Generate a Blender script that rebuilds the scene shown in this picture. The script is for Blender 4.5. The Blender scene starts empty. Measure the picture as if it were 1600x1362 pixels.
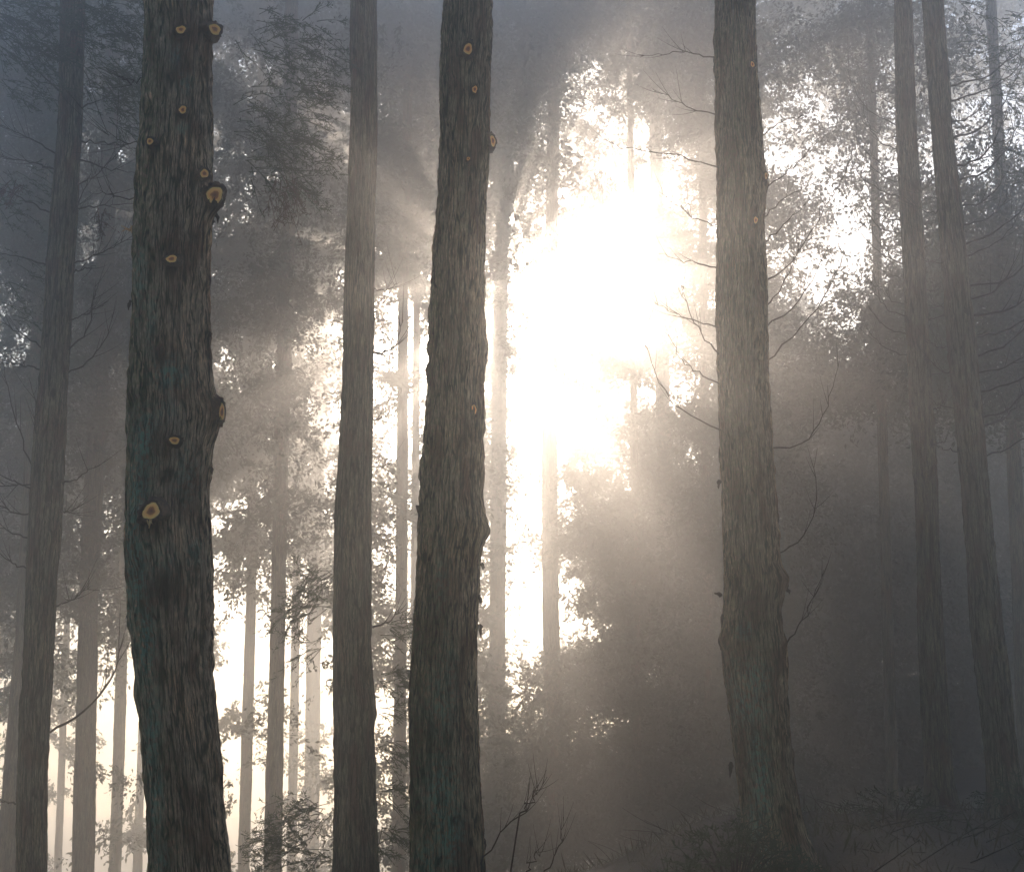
import bpy, math, random
import numpy as np
from mathutils import Vector

random.seed(7)
RS = np.random.RandomState(11)
C = bpy.context.scene.collection
R_ = math.radians

# ------------------------------------------------------------------ camera
F = 2222.0                       # focal length in photo pixels (50 mm on 36 mm)
PITCH = R_(12.0)
EYE = np.array([0.0, 0.0, 1.6])
FW = np.array([0.0, math.cos(PITCH), math.sin(PITCH)])
UP = np.array([0.0, -math.sin(PITCH), math.cos(PITCH)])


def ray(px, py):
    return FW + np.array([1.0, 0, 0]) * ((px - 800) / F) + UP * ((681 - py) / F)


def at(px, py, Y):
    """point of the place at distance Y ahead of the camera"""
    d = ray(px, py)
    return EYE + d * (Y / d[1])


def depth(p):
    return float(np.dot(p - EYE, FW))


def project(p):
    q = np.asarray(p) - EYE
    dz = q @ FW
    return 800 + F * q[..., 0] / dz, 681 - F * (q @ UP) / dz


cam_d = bpy.data.cameras.new('camera')
cam_d.lens = 50
cam_d.sensor_width = 36
cam_d.clip_end = 2000
cam = bpy.data.objects.new('camera', cam_d)
C.objects.link(cam)
cam.location = EYE
cam.rotation_euler = (math.pi / 2 + PITCH, 0, 0)
bpy.context.scene.camera = cam

# ------------------------------------------------------------------ helpers


def tag(o, label=None, cat=None, group=None, kind=None):
    if label: o['label'] = label
    if cat: o['category'] = cat
    if group: o['group'] = group
    if kind: o['kind'] = kind
    return o


def empty(name, loc, label, cat, group=None):
    o = bpy.data.objects.new(name, None)
    C.objects.link(o)
    o.location = Vector([float(v) for v in loc])
    o.empty_display_size = 0.3
    return tag(o, label, cat, group)


def mesh(name, V, Fc, mat, parent=None, uv=None, attrs=None, smooth=True):
    """V: (n,3), Fc: (m,k) equal sized faces; world coordinates"""
    V = np.asarray(V, dtype=np.float32)
    Fc = np.asarray(Fc, dtype=np.int32)
    off = np.zeros(3)
    if parent is not None:
        off = np.array(parent.matrix_world.translation) if False else np.array(parent.get('_w', [0, 0, 0]))
    me = bpy.data.meshes.new(name)
    me.vertices.add(len(V))
    me.vertices.foreach_set('co', (V - off.astype(np.float32)).ravel())
    k = Fc.shape[1]
    me.loops.add(Fc.size)
    me.loops.foreach_set('vertex_index', Fc.ravel())
    me.polygons.add(len(Fc))
    me.polygons.foreach_set('loop_start', np.arange(0, Fc.size, k, dtype=np.int32))
    me.polygons.foreach_set('use_smooth', np.full(len(Fc), smooth))
    if uv is not None:
        l = me.uv_layers.new(name='UVMap')
        l.data.foreach_set('uv', np.asarray(uv, dtype=np.float32).ravel())
    me.update(calc_edges=True)
    for k2, a in (attrs or {}).items():
        at_ = me.attributes.new(k2, 'FLOAT', 'POINT')
        at_.data.foreach_set('value', np.asarray(a, dtype=np.float32))
    me.materials.append(mat)
    o = bpy.data.objects.new(name, me)
    C.objects.link(o)
    if parent is not None:
        o.parent = parent
    return o


def root(name, loc, label, cat, group=None):
    o = empty(name, loc, label, cat, group)
    return o


def mesh_on(name, V, Fc, mat, parent, **kw):
    V = np.asarray(V, dtype=float)
    if parent is not None:
        p = parent
        while p is not None:
            V = V - np.array(p.location)
            p = p.parent
    o = mesh(name, V, Fc, mat, None, **kw)
    o.parent = parent
    return o


def wob(n, kmax_t, kz_rng, seed, kmin_t=0):
    """random periodic surface function of (angle, z) built from sinusoids"""
    r = np.random.RandomState(seed)
    kt = r.randint(kmin_t, kmax_t + 1, n)
    kz = r.uniform(-1, 1, n) * kz_rng
    ph = r.uniform(0, 2 * math.pi, n)
    am = r.uniform(.5, 1, n) / math.sqrt(n)

    def f(t, z):
        out = np.zeros(np.broadcast(t, z).shape)
        for a, b, c, d in zip(kt, kz, ph, am):
            out += d * np.sin(a * t + b * z + c)
        return out
    return f


# ------------------------------------------------------------------ materials
def new_mat(name):
    m = bpy.data.materials.new(name)
    m.use_nodes = True
    nt = m.node_tree
    nt.nodes.clear()
    return m, nt, nt.nodes, nt.links


def node(nt, typ, **kw):
    n = nt.nodes.new(typ)
    for k, v in kw.items():
        if k in n.inputs:
            n.inputs[k].default_value = v
        else:
            setattr(n, k, v)
    return n


def ramp(nt, stops):
    n = nt.nodes.new('ShaderNodeValToRGB')
    e = n.color_ramp.elements
    while len(e) < len(stops): e.new(0.5)
    for i, (p, c) in enumerate(stops):
        e[i].position = p
        e[i].color = (c[0], c[1], c[2], 1) if hasattr(c, '__len__') else (c, c, c, 1)
    return n


def bark_material(name, light, dark, moss, lichen, su=1.0, bump=1.0, seed=0.0):
    m, nt, N, L = new_mat(name)
    uv = node(nt, 'ShaderNodeUVMap', uv_map='UVMap')
    def mp(sx, sy):
        q = node(nt, 'ShaderNodeMapping')
        q.inputs['Scale'].default_value = (sx, sy, 1)
        q.inputs['Location'].default_value = (seed, seed * 2.3, 0)
        L.new(uv.outputs[0], q.inputs[0])
        return q
    a = mp(105 * su, 6.0 * su)
    b = mp(170 * su, 17 * su)
    c = mp(6, 2.2)
    d = mp(40, 26)
    n0 = node(nt, 'ShaderNodeTexNoise', Scale=5.0, Detail=3.0); L.new(c.outputs[0], n0.inputs[0])
    # warp the strips a little
    vm = node(nt, 'ShaderNodeVectorMath', operation='MULTIPLY_ADD')
    L.new(n0.outputs['Color'], vm.inputs[0]); vm.inputs[1].default_value = (2.6, .8, 0)
    L.new(a.outputs[0], vm.inputs[2])
    n1 = node(nt, 'ShaderNodeTexNoise', Scale=1.0, Detail=5.0, Roughness=.62); L.new(vm.outputs[0], n1.inputs[0])
    n2 = node(nt, 'ShaderNodeTexNoise', Scale=1.0, Detail=4.0, Roughness=.6); L.new(b.outputs[0], n2.inputs[0])
    vo = node(nt, 'ShaderNodeTexVoronoi', feature='DISTANCE_TO_EDGE', Scale=.42); L.new(vm.outputs[0], vo.inputs['Vector'])
    n3 = node(nt, 'ShaderNodeTexNoise', Scale=1.0, Detail=4.0); L.new(c.outputs[0], n3.inputs[0])
    n4 = node(nt, 'ShaderNodeTexNoise', Scale=1.0, Detail=5.0, Roughness=.7); L.new(d.outputs[0], n4.inputs[0])
    # height
    crack = node(nt, 'ShaderNodeMapRange'); L.new(vo.outputs['Distance'], crack.inputs[0])
    crack.inputs['From Max'].default_value = .16
    h1 = node(nt, 'ShaderNodeMath', operation='MULTIPLY_ADD'); L.new(n1.outputs[0], h1.inputs[0]); h1.inputs[1].default_value = 1.3
    h1b = node(nt, 'ShaderNodeMath', operation='MULTIPLY'); L.new(crack.outputs[0], h1b.inputs[0]); h1b.inputs[1].default_value = .35
    L.new(h1b.outputs[0], h1.inputs[2])
    h2 = node(nt, 'ShaderNodeMath', operation='MULTIPLY_ADD'); L.new(n2.outputs[0], h2.inputs[0]); h2.inputs[1].default_value = .5
    L.new(h1.outputs[0], h2.inputs[2])
    bp = node(nt, 'ShaderNodeBump', Strength=min(1.0, bump), Distance=.03); L.new(h2.outputs[0], bp.inputs['Height'])
    # colour: dark grooves and light ridges, relief shading painted in by height
    cr = ramp(nt, [(.52, dark), (.80, [(x + y) / 2 for x, y in zip(light, dark)]), (1.02, light), (1.2, [x * 1.5 for x in light])])
    mr = node(nt, 'ShaderNodeMapRange'); L.new(h2.outputs[0], mr.inputs[0])
    mr.inputs['From Min'].default_value = .45; mr.inputs['From Max'].default_value = 1.75
    for i, p in enumerate((.27, .42, .60, .85)): cr.color_ramp.elements[i].position = p
    L.new(mr.outputs[0], cr.inputs[0])
    def mix(fac, A, B):
        x = node(nt, 'ShaderNodeMix', data_type='RGBA')
        if hasattr(fac, 'default_value') or hasattr(fac, 'links'): L.new(fac, x.inputs[0])
        else: x.inputs[0].default_value = fac
        if isinstance(A, (tuple, list)): x.inputs[6].default_value = (*A, 1)
        else: L.new(A, x.inputs[6])
        if isinstance(B, (tuple, list)): x.inputs[7].default_value = (*B, 1)
        else: L.new(B, x.inputs[7])
        return x.outputs[2]
    def attr(nm):
        return node(nt, 'ShaderNodeAttribute', attribute_name=nm).outputs['Fac']
    def mul(x, y):
        q = node(nt, 'ShaderNodeMath', operation='MULTIPLY', use_clamp=True)
        L.new(x, q.inputs[0])
        if isinstance(y, float): q.inputs[1].default_value = y
        else: L.new(y, q.inputs[1])
        return q.outputs[0]
    def sharp(x, lo, hi):
        q = node(nt, 'ShaderNodeMapRange'); L.new(x, q.inputs[0])
        q.inputs['From Min'].default_value = lo; q.inputs['From Max'].default_value = hi
        return q.outputs[0]
    def mulcol(A, f):
        x = node(nt, 'ShaderNodeMix', data_type='RGBA', blend_type='MULTIPLY'); x.inputs[0].default_value = 1
        L.new(A, x.inputs[6]); L.new(f, x.inputs[7]); return x.outputs[2]
    ck = ramp(nt, [(0, .50), (.03, .65), (.07, 1.0)]); L.new(vo.outputs['Distance'], ck.inputs[0])  # shade of the cracks painted into the colour
    fl = ramp(nt, [(.38, .62), (.52, 1.0), (.66, 1.55)]); L.new(n2.outputs[0], fl.inputs[0])
    lowf = ramp(nt, [(.35, (.75, .78, .80)), (.5, (1.0, 1.0, 1.0)), (.68, (1.25, 1.12, 1.0))])
    n5 = node(nt, 'ShaderNodeTexNoise', Scale=.7, Detail=3.0); L.new(c.outputs[0], n5.inputs[0]); L.new(n5.outputs[0], lowf.inputs[0])
    col = mulcol(mulcol(mulcol(cr.outputs[0], ck.outputs[0]), fl.outputs[0]), lowf.outputs[0])
    # reddish inner bark where strips have come off
    col = mix(mul(sharp(n3.outputs[0], .50, .64), .7), col, (.11, .042, .030))
    col = mix(mul(attr('moss'), sharp(n4.outputs[0], .36, .62)), col, moss)
    col = mix(mul(mul(attr('lichen'), sharp(n4.outputs[0], .40, .54)), sharp(n1.outputs[0], .34, .54)), col, lichen)
    col = mulcol(col, ck.outputs[0])  # painted crack shade laid over moss and lichen too
    col = mix(attr('scar'), col, (.022, .012, .010))
    bs = node(nt, 'ShaderNodeBsdfPrincipled', Roughness=.85)
    bs.inputs['Specular IOR Level'].default_value = .25
    L.new(col, bs.inputs['Base Color']); L.new(bp.outputs[0], bs.inputs['Normal'])
    o = node(nt, 'ShaderNodeOutputMaterial'); L.new(bs.outputs[0], o.inputs[0])
    return m


def leaf_material(name, col, col2, transl=.25):
    m, nt, N, L = new_mat(name)
    tc = node(nt, 'ShaderNodeTexCoord')
    n = node(nt, 'ShaderNodeTexNoise', Scale=1.3, Detail=3.0); L.new(tc.outputs['Object'], n.inputs[0])
    cr = ramp(nt, [(.35, col), (.65, col2)]); L.new(n.outputs[0], cr.inputs[0])
    bs = node(nt, 'ShaderNodeBsdfPrincipled', Roughness=.6); L.new(cr.outputs[0], bs.inputs['Base Color'])
    tr = node(nt, 'ShaderNodeBsdfTranslucent'); L.new(cr.outputs[0], tr.inputs[0])
    mx = node(nt, 'ShaderNodeMixShader'); mx.inputs[0].default_value = transl
    L.new(bs.outputs[0], mx.inputs[1]); L.new(tr.outputs[0], mx.inputs[2])
    o = node(nt, 'ShaderNodeOutputMaterial'); L.new(mx.outputs[0], o.inputs[0])
    return m


def plain(name, col, rough=.8, col2=None, scale=20):
    m, nt, N, L = new_mat(name)
    bs = node(nt, 'ShaderNodeBsdfPrincipled', Roughness=rough)
    tc = node(nt, 'ShaderNodeTexCoord')
    n = node(nt, 'ShaderNodeTexNoise', Scale=float(scale), Detail=4.0); L.new(tc.outputs['Object'], n.inputs[0])
    cr = ramp(nt, [(.35, col), (.65, col2 or [c * .6 for c in col])]); L.new(n.outputs[0], cr.inputs[0])
    L.new(cr.outputs[0], bs.inputs['Base Color'])
    bp = node(nt, 'ShaderNodeBump', Strength=.5, Distance=.01); L.new(n.outputs[0], bp.inputs['Height'])
    L.new(bp.outputs[0], bs.inputs['Normal'])
    o = node(nt, 'ShaderNodeOutputMaterial'); L.new(bs.outputs[0], o.inputs[0])
    return m


def cut_wood_material():
    m, nt, N, L = new_mat('cut wood')
    uv = node(nt, 'ShaderNodeUVMap', uv_map='UVMap')
    # uv holds (radius 0..1, angle)
    sep = node(nt, 'ShaderNodeSeparateXYZ'); L.new(uv.outputs[0], sep.inputs[0])
    tc = node(nt, 'ShaderNodeTexCoord')
    n = node(nt, 'ShaderNodeTexNoise', Scale=45.0, Detail=3.0); L.new(tc.outputs['Object'], n.inputs[0])
    ad = node(nt, 'ShaderNodeMath', operation='MULTIPLY_ADD'); L.new(n.outputs[0], ad.inputs[0]); ad.inputs[1].default_value = .35
    L.new(sep.outputs[0], ad.inputs[2])
    sb = node(nt, 'ShaderNodeMath', operation='SUBTRACT'); L.new(ad.outputs[0], sb.inputs[0]); sb.inputs[1].default_value = .17
    cr = ramp(nt, [(0, (.22, .06, .03)), (.36, (.50, .16, .05)), (.50, (.98, .50, .15)), (.84, (.98, .60, .21)), (.97, (.34, .12, .04))])
    L.new(sb.outputs[0], cr.inputs[0])
    bs = node(nt, 'ShaderNodeBsdfPrincipled', Roughness=.7); L.new(cr.outputs[0], bs.inputs['Base Color'])
    o = node(nt, 'ShaderNodeOutputMaterial'); L.new(bs.outputs[0], o.inputs[0])
    return m


M_BARK = bark_material('bark fibrous near', (.42, .31, .22), (.022, .015, .012), (.10, .17, .055), (.16, .36, .30))
M_BARK2 = bark_material('bark fibrous brown', (.29, .225, .145), (.020, .015, .011), (.080, .14, .045), (.13, .36, .28), seed=5.1)
M_BARK_FAR = bark_material('bark grey distant', (.16, .14, .095), (.034, .028, .021), (.05, .07, .035), (.08, .16, .12), su=.6, seed=9.7)
M_CUT = cut_wood_material()
M_STUB = plain('bark collar', (.115, .065, .045), .9, (.028, .018, .015), 70)
M_SAP = plain('dried resin', (.60, .42, .20), .5, (.45, .28, .12), 60)
M_TWIG = plain('bare branch bark', (.050, .042, .034), .85, (.025, .022, .018), 30)
M_LEAF = leaf_material('cedar foliage', (.035, .060, .028), (.060, .085, .040))
M_LEAF_FAR = leaf_material('distant foliage', (.035, .050, .028), (.055, .075, .038), .2)
M_LEAF_RED = leaf_material('browned cedar foliage', (.085, .030, .025), (.060, .045, .030))
M_GRASS = leaf_material('undergrowth blades', (.045, .055, .025), (.085, .065, .035))

# ground
gm, nt, N, L = new_mat('forest floor')
tc = node(nt, 'ShaderNodeTexCoord')
n1 = node(nt, 'ShaderNodeTexNoise', Scale=1.4, Detail=6.0); L.new(tc.outputs['Object'], n1.inputs[0])
n2 = node(nt, 'ShaderNodeTexNoise', Scale=28.0, Detail=5.0, Roughness=.7); L.new(tc.outputs['Object'], n2.inputs[0])
cr = ramp(nt, [(.3, (.020, .013, .009)), (.5, (.042, .027, .018)), (.7, (.030, .034, .015))]); L.new(n1.outputs[0], cr.inputs[0])
cr2 = ramp(nt, [(.3, .35), (.7, 1.2)]); L.new(n2.outputs[0], cr2.inputs[0])
mx = node(nt, 'ShaderNodeMix', data_type='RGBA', blend_type='MULTIPLY'); mx.inputs[0].default_value = 1
L.new(cr.outputs[0], mx.inputs[6]); L.new(cr2.outputs[0], mx.inputs[7])
bp = node(nt, 'ShaderNodeBump', Strength=1.0, Distance=.08); L.new(n2.outputs[0], bp.inputs['Height'])
bs = node(nt, 'ShaderNodeBsdfPrincipled', Roughness=.9); L.new(mx.outputs[2], bs.inputs['Base Color']); L.new(bp.outputs[0], bs.inputs['Normal'])
o = node(nt, 'ShaderNodeOutputMaterial'); L.new(bs.outputs[0], o.inputs[0])
M_GROUND = gm


# ------------------------------------------------------------------ terrain
def sstep(x, a, b):
    t = np.clip((np.asarray(x, float) - a) / (b - a), 0, 1)
    return t * t * (3 - 2 * t)


def ground_z(x, y):
    x = np.asarray(x, float); y = np.asarray(y, float)
    bank = .76 * sstep(x, .3, 2.9) * sstep(y, 4, 10)
    left = .16 * np.minimum(x + .5, 0) * sstep(y, 0, 10)
    left = np.maximum(left, -3.0)
    drop = -.11 * np.maximum(y - 17, 0) * (1 - .75 * sstep(x, 3, 14))
    drop = np.maximum(drop, -9)
    right = .10 * np.clip(x - 6, 0, 40)
    w = .07 * np.sin(x * 1.3 + 1) * np.sin(y * .9) + .04 * np.sin(x * 3.1) * np.sin(y * 2.7 + 1)
    return bank + left + drop + right + w


xs = np.unique(np.concatenate([np.linspace(-170, -20, 40), np.linspace(-20, 20, 161), np.linspace(20, 170, 40)]))
ys = np.unique(np.concatenate([np.linspace(-60, 0, 20), np.linspace(0, 40, 161), np.linspace(40, 260, 50)]))
X, Y = np.meshgrid(xs, ys)
Z = ground_z(X, Y)
V = np.stack([X, Y, Z], -1).reshape(-1, 3)
nx, ny = len(xs), len(ys)
idx = np.arange(nx * ny).reshape(ny, nx)
Fq = np.stack([idx[:-1, :-1], idx[:-1, 1:], idx[1:, 1:], idx[1:, :-1]], -1).reshape(-1, 4)
g = mesh('ground', V, Fq, M_GROUND)
g['kind'] = 'structure'


# ------------------------------------------------------------------ trunks
def trunk_mesh(prof, Y, top_z, rings_dz, nseg, rough, seed, bumps=(), lichens=(), moss_side=None, flare=.35):
    """prof: list of (py, left px, right px); bumps: (px, py, radius m, height m, scar);
    returns V, faces, uv, attrs, base point"""
    prof = sorted(prof)
    zs, cx, rr = [], [], []
    for py, l, r in prof:
        p = at((l + r) / 2, py, Y)
        zs.append(p[2]); cx.append(p[0]); rr.append((r - l) / 2 * depth(p) / F)
    zs, cx, rr = (np.array(a)[::-1] for a in (zs, cx, rr))          # bottom to top
    # ground below
    slope = (cx[min(3, len(cx) - 1)] - cx[0]) / max(.4, zs[min(3, len(cx) - 1)] - zs[0])
    gz = float(ground_z(cx[0], Y))
    gz = min(gz, zs[0] - .02) if gz < zs[0] else gz
    bx = cx[0] + slope * (gz - zs[0]) * .5
    zb = gz - .12
    sl_top = (cx[-1] - cx[0]) / (zs[-1] - zs[0])
    zz = np.concatenate([[zb], zs, [top_z]]) if zb < zs[0] - .05 else np.concatenate([zs, [top_z]])
    if zb < zs[0] - .05:
        cc = np.concatenate([[bx], cx, [cx[-1] + sl_top * (top_z - zs[-1]) * .6]])
        r_ = np.concatenate([[rr[0] * 1.12], rr, [.03]])
    else:
        cc = np.concatenate([cx, [cx[-1] + sl_top * (top_z - zs[-1]) * .6]])
        r_ = np.concatenate([rr, [.03]])
    zvis = zs[-1] + .3
    z = np.concatenate([np.arange(zb, zvis, rings_dz), np.linspace(zvis, top_z, 24)])
    c = np.interp(z, zz, cc)
    r = np.interp(z, zz, r_)
    # smooth the traced outline slightly
    k = max(1, int(.10 / rings_dz))
    ker = np.hanning(2 * k + 3); ker /= ker.sum()
    pad = len(ker) // 2
    c = np.convolve(np.pad(c, pad, 'edge'), ker, 'valid')
    r = np.convolve(np.pad(r, pad, 'edge'), ker, 'valid')
    r = r * (1 + flare * np.exp(-np.maximum(z - gz, 0) / .22))
    th = np.linspace(0, 2 * math.pi, nseg, endpoint=False)
    T, ZZ = np.meshgrid(th, z)
    rad = np.repeat(r[:, None], nseg, 1)
    r0 = float(np.mean(rr))
    big = wob(10, 3, 2.5, seed)(T, ZZ) * .045 * r0 - .005
    mid = wob(26, 14, 6, seed + 1, 4)(T, ZZ)
    fine = wob(40, max(18, nseg // 5), 14, seed + 2, 12)(T + .12 * wob(5, 3, 3, seed + 4)(T, ZZ), ZZ)
    fib = wob(36, max(24, nseg // 4), 45, seed + 3, 16)(T, ZZ)
    rag = np.clip(wob(30, 22, 28, seed + 7, 3)(T, ZZ) - .55, 0, 1)
    disp = big + rough * (.009 * mid + .0055 * (1 - 2 * np.abs(fine)) + .0055 * fib + .014 * rag)
    # root flare lobes
    disp = disp + r0 * .35 * np.exp(-np.maximum(ZZ - gz, 0) / .25) * np.sin(T * 5 + seed) * .35
    ring = .5 * rough * .010 * np.clip(wob(12, 2, 30, seed + 9)(T, ZZ) - .5, 0, 1)
    disp = disp + ring
    scar = np.zeros_like(T); lich = np.zeros_like(T)
    xw = c[:, None] + rad * np.cos(T); yw = Y + rad * np.sin(T)
    anchors = []
    for (bx_, by_, br, bh, sc) in bumps:
        P = surface_point(bx_, by_, Y, z, c, r)
        anchors.append(P)
        d2 = (xw - P[0]) ** 2 + (yw - P[1]) ** 2 + ((ZZ - P[2]) * .8) ** 2
        gsn = np.exp(-d2 / (br * br))
        disp = disp + bh * gsn * (1 + .25 * mid)
        if sc: scar = np.maximum(scar, sc * np.clip(gsn * 1.3 - .12 + .25 * fib, 0, 1))
    for (lx, ly, lrx, lry, st) in lichens:
        P = surface_point(lx, ly, Y, z, c, r)
        mpp = Y / F
        d2 = ((xw - P[0]) / (lrx * mpp)) ** 2 + ((ZZ - P[2]) / (lry * mpp)) ** 2
        lich = np.maximum(lich, st * np.exp(-d2) * (yw < Y + .02))
    moss = np.zeros_like(T) + .12
    if moss_side is not None:
        # moss grows on one side of the trunk
        moss = moss + moss_side[1] * np.clip(np.cos(T - moss_side[0]), 0, 1) * (.7 + .6 * big / (r0 * .05 + 1e-6) * .3)
    rad2 = rad + disp
    V = np.stack([c[:, None] + rad2 * np.cos(T), Y + rad2 * np.sin(T), ZZ], -1).reshape(-1, 3)
    nr = len(z)
    i = np.arange(nr * nseg).reshape(nr, nseg)
    j = np.roll(i, -1, 1)
    Fc = np.stack([i[:-1], j[:-1], j[1:], i[1:]], -1).reshape(-1, 4)
    u = th * r0; du = 2 * math.pi / nseg * r0
    u0 = np.tile(u, (nr - 1, 1)); u1 = u0 + du
    v0 = np.tile(z[:-1, None], (1, nseg)); v1 = np.tile(z[1:, None], (1, nseg))
    uv = np.stack([np.stack([u0, v0], -1), np.stack([u1, v0], -1), np.stack([u1, v1], -1), np.stack([u0, v1], -1)], 2)
    base = np.array([float(np.interp(gz, z, c)), Y, gz])
    return V, Fc, uv, {'scar': scar.ravel(), 'lichen': np.clip(lich, 0, 1).ravel(), 'moss': np.clip(moss, 0, 1).ravel()}, base, (z, c, r), anchors


def surface_point(px, py, Y, z, c, r):
    """where the sight line of a photo pixel meets the trunk"""
    p = at(px, py, Y)
    for _ in range(3):
        cx = np.interp(p[2], z, c); rr = np.interp(p[2], z, r)
        s = np.clip((p[0] - cx) / rr, -.97, .97)
        yy = Y - rr * math.sqrt(1 - s * s)
        p = at(px, py, yy)
    cx = np.interp(p[2], z, c); rr = np.interp(p[2], z, r)
    s = np.clip((p[0] - cx) / rr, -1.0, 1.0)
    return np.array([cx + rr * s, Y - rr * math.sqrt(max(0, 1 - s * s)), p[2]])


def tube(points, radii, sides=6, seed=0, knob=.12):
    P = np.array(points, float); n = len(P)
    r = np.random.RandomState(seed)
    Tn = np.gradient(P, axis=0); Tn /= np.linalg.norm(Tn, axis=1)[:, None] + 1e-9
    ref = np.array([.13, .9, .2])
    A = np.cross(Tn, ref); A /= np.linalg.norm(A, axis=1)[:, None] + 1e-9
    B = np.cross(Tn, A)
    th = np.linspace(0, 2 * math.pi, sides, endpoint=False)
    rad = np.array(radii)[:, None] * (1 + knob * r.randn(n, sides))
    V = P[:, None, :] + rad[..., None] * (np.cos(th)[None, :, None] * A[:, None, :] + np.sin(th)[None, :, None] * B[:, None, :])
    V = V.reshape(-1, 3)
    i = np.arange(n * sides).reshape(n, sides); j = np.roll(i, -1, 1)
    Fc = np.stack([i[:-1], j[:-1], j[1:], i[1:]], -1).reshape(-1, 4)
    return V, Fc


class Acc:
    def __init__(s): s.V, s.F, s.n = [], [], 0
    def add(s, V, Fc):
        s.V.append(V); s.F.append(np.asarray(Fc) + s.n); s.n += len(V)
    def get(s):
        return np.concatenate(s.V), np.concatenate(s.F)


def smooth_line(pts, n):
    pts = np.array(pts, float)
    d = np.concatenate([[0], np.cumsum(np.linalg.norm(np.diff(pts, axis=0), axis=1))])
    if len(pts) > 2:
        t = np.linspace(0, d[-1], n)
        out = np.stack([np.interp(t, d, pts[:, k]) for k in range(3)], -1)
        for _ in range(max(1, n // 5)):
            out[1:-1] = .25 * out[:-2] + .5 * out[1:-1] + .25 * out[2:]
        return out
    t = np.linspace(0, 1, n)[:, None]
    return pts[0] * (1 - t) + pts[1] * t


def branch(parent, line_px, Y, r0=.012, dY=0.0, twigs=3, seed=0, mat=None, name='branch', twig_len=.35, up=.6):
    """a bare branch following a line; dY lets it run towards or away from the viewer"""
    r = np.random.RandomState(seed)
    pts = []
    n = len(line_px)
    for i, (px, py) in enumerate(line_px):
        pts.append(at(px, py, Y + dY * i / (n - 1)))
    L_ = smooth_line(pts, 14)
    L_[1:-1] += r.randn(12, 3) * .009
    twigs = twigs * 2 + 1
    acc = Acc()
    acc.add(*tube(L_, np.linspace(r0, r0 * .25, 14), 6, seed))
    for k in range(twigs):
        i = r.randint(4, 13)
        d = L_[min(13, i + 1)] - L_[i - 1]; d /= np.linalg.norm(d) + 1e-9
        side = r.uniform(-1, 1, 3); side[2] += up * .6
        q = d * .8 + side * .6; q /= np.linalg.norm(q)
        ln = twig_len * r.uniform(.4, 1.1)
        t = np.linspace(0, 1, 6)[:, None]
        tl = L_[i] + q * ln * t + np.array([0, 0, 1]) * up * ln * .35 * t * t
        acc.add(*tube(tl, np.linspace(r0 * .4, r0 * .12, 6), 4, seed + k))
    Vv, Ff = acc.get()
    return mesh_on(name, Vv, Ff, mat or M_TWIG, parent), L_


# ---- foliage -------------------------------------------------------------
def rand_rot(n, r, tilt=.6):
    """random yaw with limited tilt"""
    a = r.uniform(0, 2 * math.pi, n); b = r.randn(n) * tilt; c = r.randn(n) * tilt
    ca, sa, cb, sb, cc, sc = np.cos(a), np.sin(a), np.cos(b), np.sin(b), np.cos(c), np.sin(c)
    Rz = np.zeros((n, 3, 3)); Rz[:, 0, 0] = ca; Rz[:, 0, 1] = -sa; Rz[:, 1, 0] = sa; Rz[:, 1, 1] = ca; Rz[:, 2, 2] = 1
    Rx = np.zeros((n, 3, 3)); Rx[:, 0, 0] = 1; Rx[:, 1, 1] = cb; Rx[:, 1, 2] = -sb; Rx[:, 2, 1] = sb; Rx[:, 2, 2] = cb
    Ry = np.zeros((n, 3, 3)); Ry[:, 1, 1] = 1; Ry[:, 0, 0] = cc; Ry[:, 0, 2] = sc; Ry[:, 2, 0] = -sc; Ry[:, 2, 2] = cc
    return Rz @ Rx @ Ry


def blades(base, tip, width, r):
    """thin diamond blades: (n,3) base and tip -> quads"""
    d = tip - base
    w = np.cross(d, r.randn(*d.shape)); w /= np.linalg.norm(w, axis=1)[:, None] + 1e-9
    w *= np.asarray(width)[..., None] if np.ndim(width) else width
    m = base + d * .45
    V = np.stack([base, m + w, tip, m - w], 1).reshape(-1, 3)
    Fc = np.arange(len(V)).reshape(-1, 4)
    return V, Fc


def far_boughs(pos, size, n_leaf, leaf, r, nsub=11):
    """uneven boughs: drooping sprays of small leaf blades with holes between them"""
    n = len(pos); size = np.asarray(size)
    yaw = r.uniform(0, 2 * math.pi, n)
    ax = np.stack([np.cos(yaw), np.sin(yaw), r.uniform(-.35, .35, n)], -1)
    tc_ = r.uniform(-1, 1, (n, nsub))
    cen = ax[:, None, :] * tc_[..., None] * .85 + r.randn(n, nsub, 3) * np.array([.34, .34, .30])
    cen[..., 2] -= .35 * tc_ ** 2
    cd = ax[:, None, :] * np.sign(tc_)[..., None] * .5 + r.randn(n, nsub, 3) * np.array([.7, .7, .45])
    cd[..., 2] -= .45
    cd /= np.linalg.norm(cd, axis=-1)[..., None]
    k = r.randint(0, nsub, (n, n_leaf))
    C_ = np.take_along_axis(cen, k[..., None], 1); D_ = np.take_along_axis(cd, k[..., None], 1)
    u = r.uniform(-.34, .34, (n, n_leaf))
    P = pos[:, None, :] + size[:, None, None] * (C_ + D_ * u[..., None] + r.randn(n, n_leaf, 3) * (.085 * (1.25 - 1.6 * np.abs(u))[..., None]))
    P = P.reshape(-1, 3)
    d = D_.reshape(-1, 3) + r.randn(len(P), 3) * .55
    d /= np.linalg.norm(d, axis=1)[:, None]
    ln = leaf * r.uniform(.5, 1.6, len(P))
    return blades(P, P + d * ln[:, None], ln * .22, r)


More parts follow.
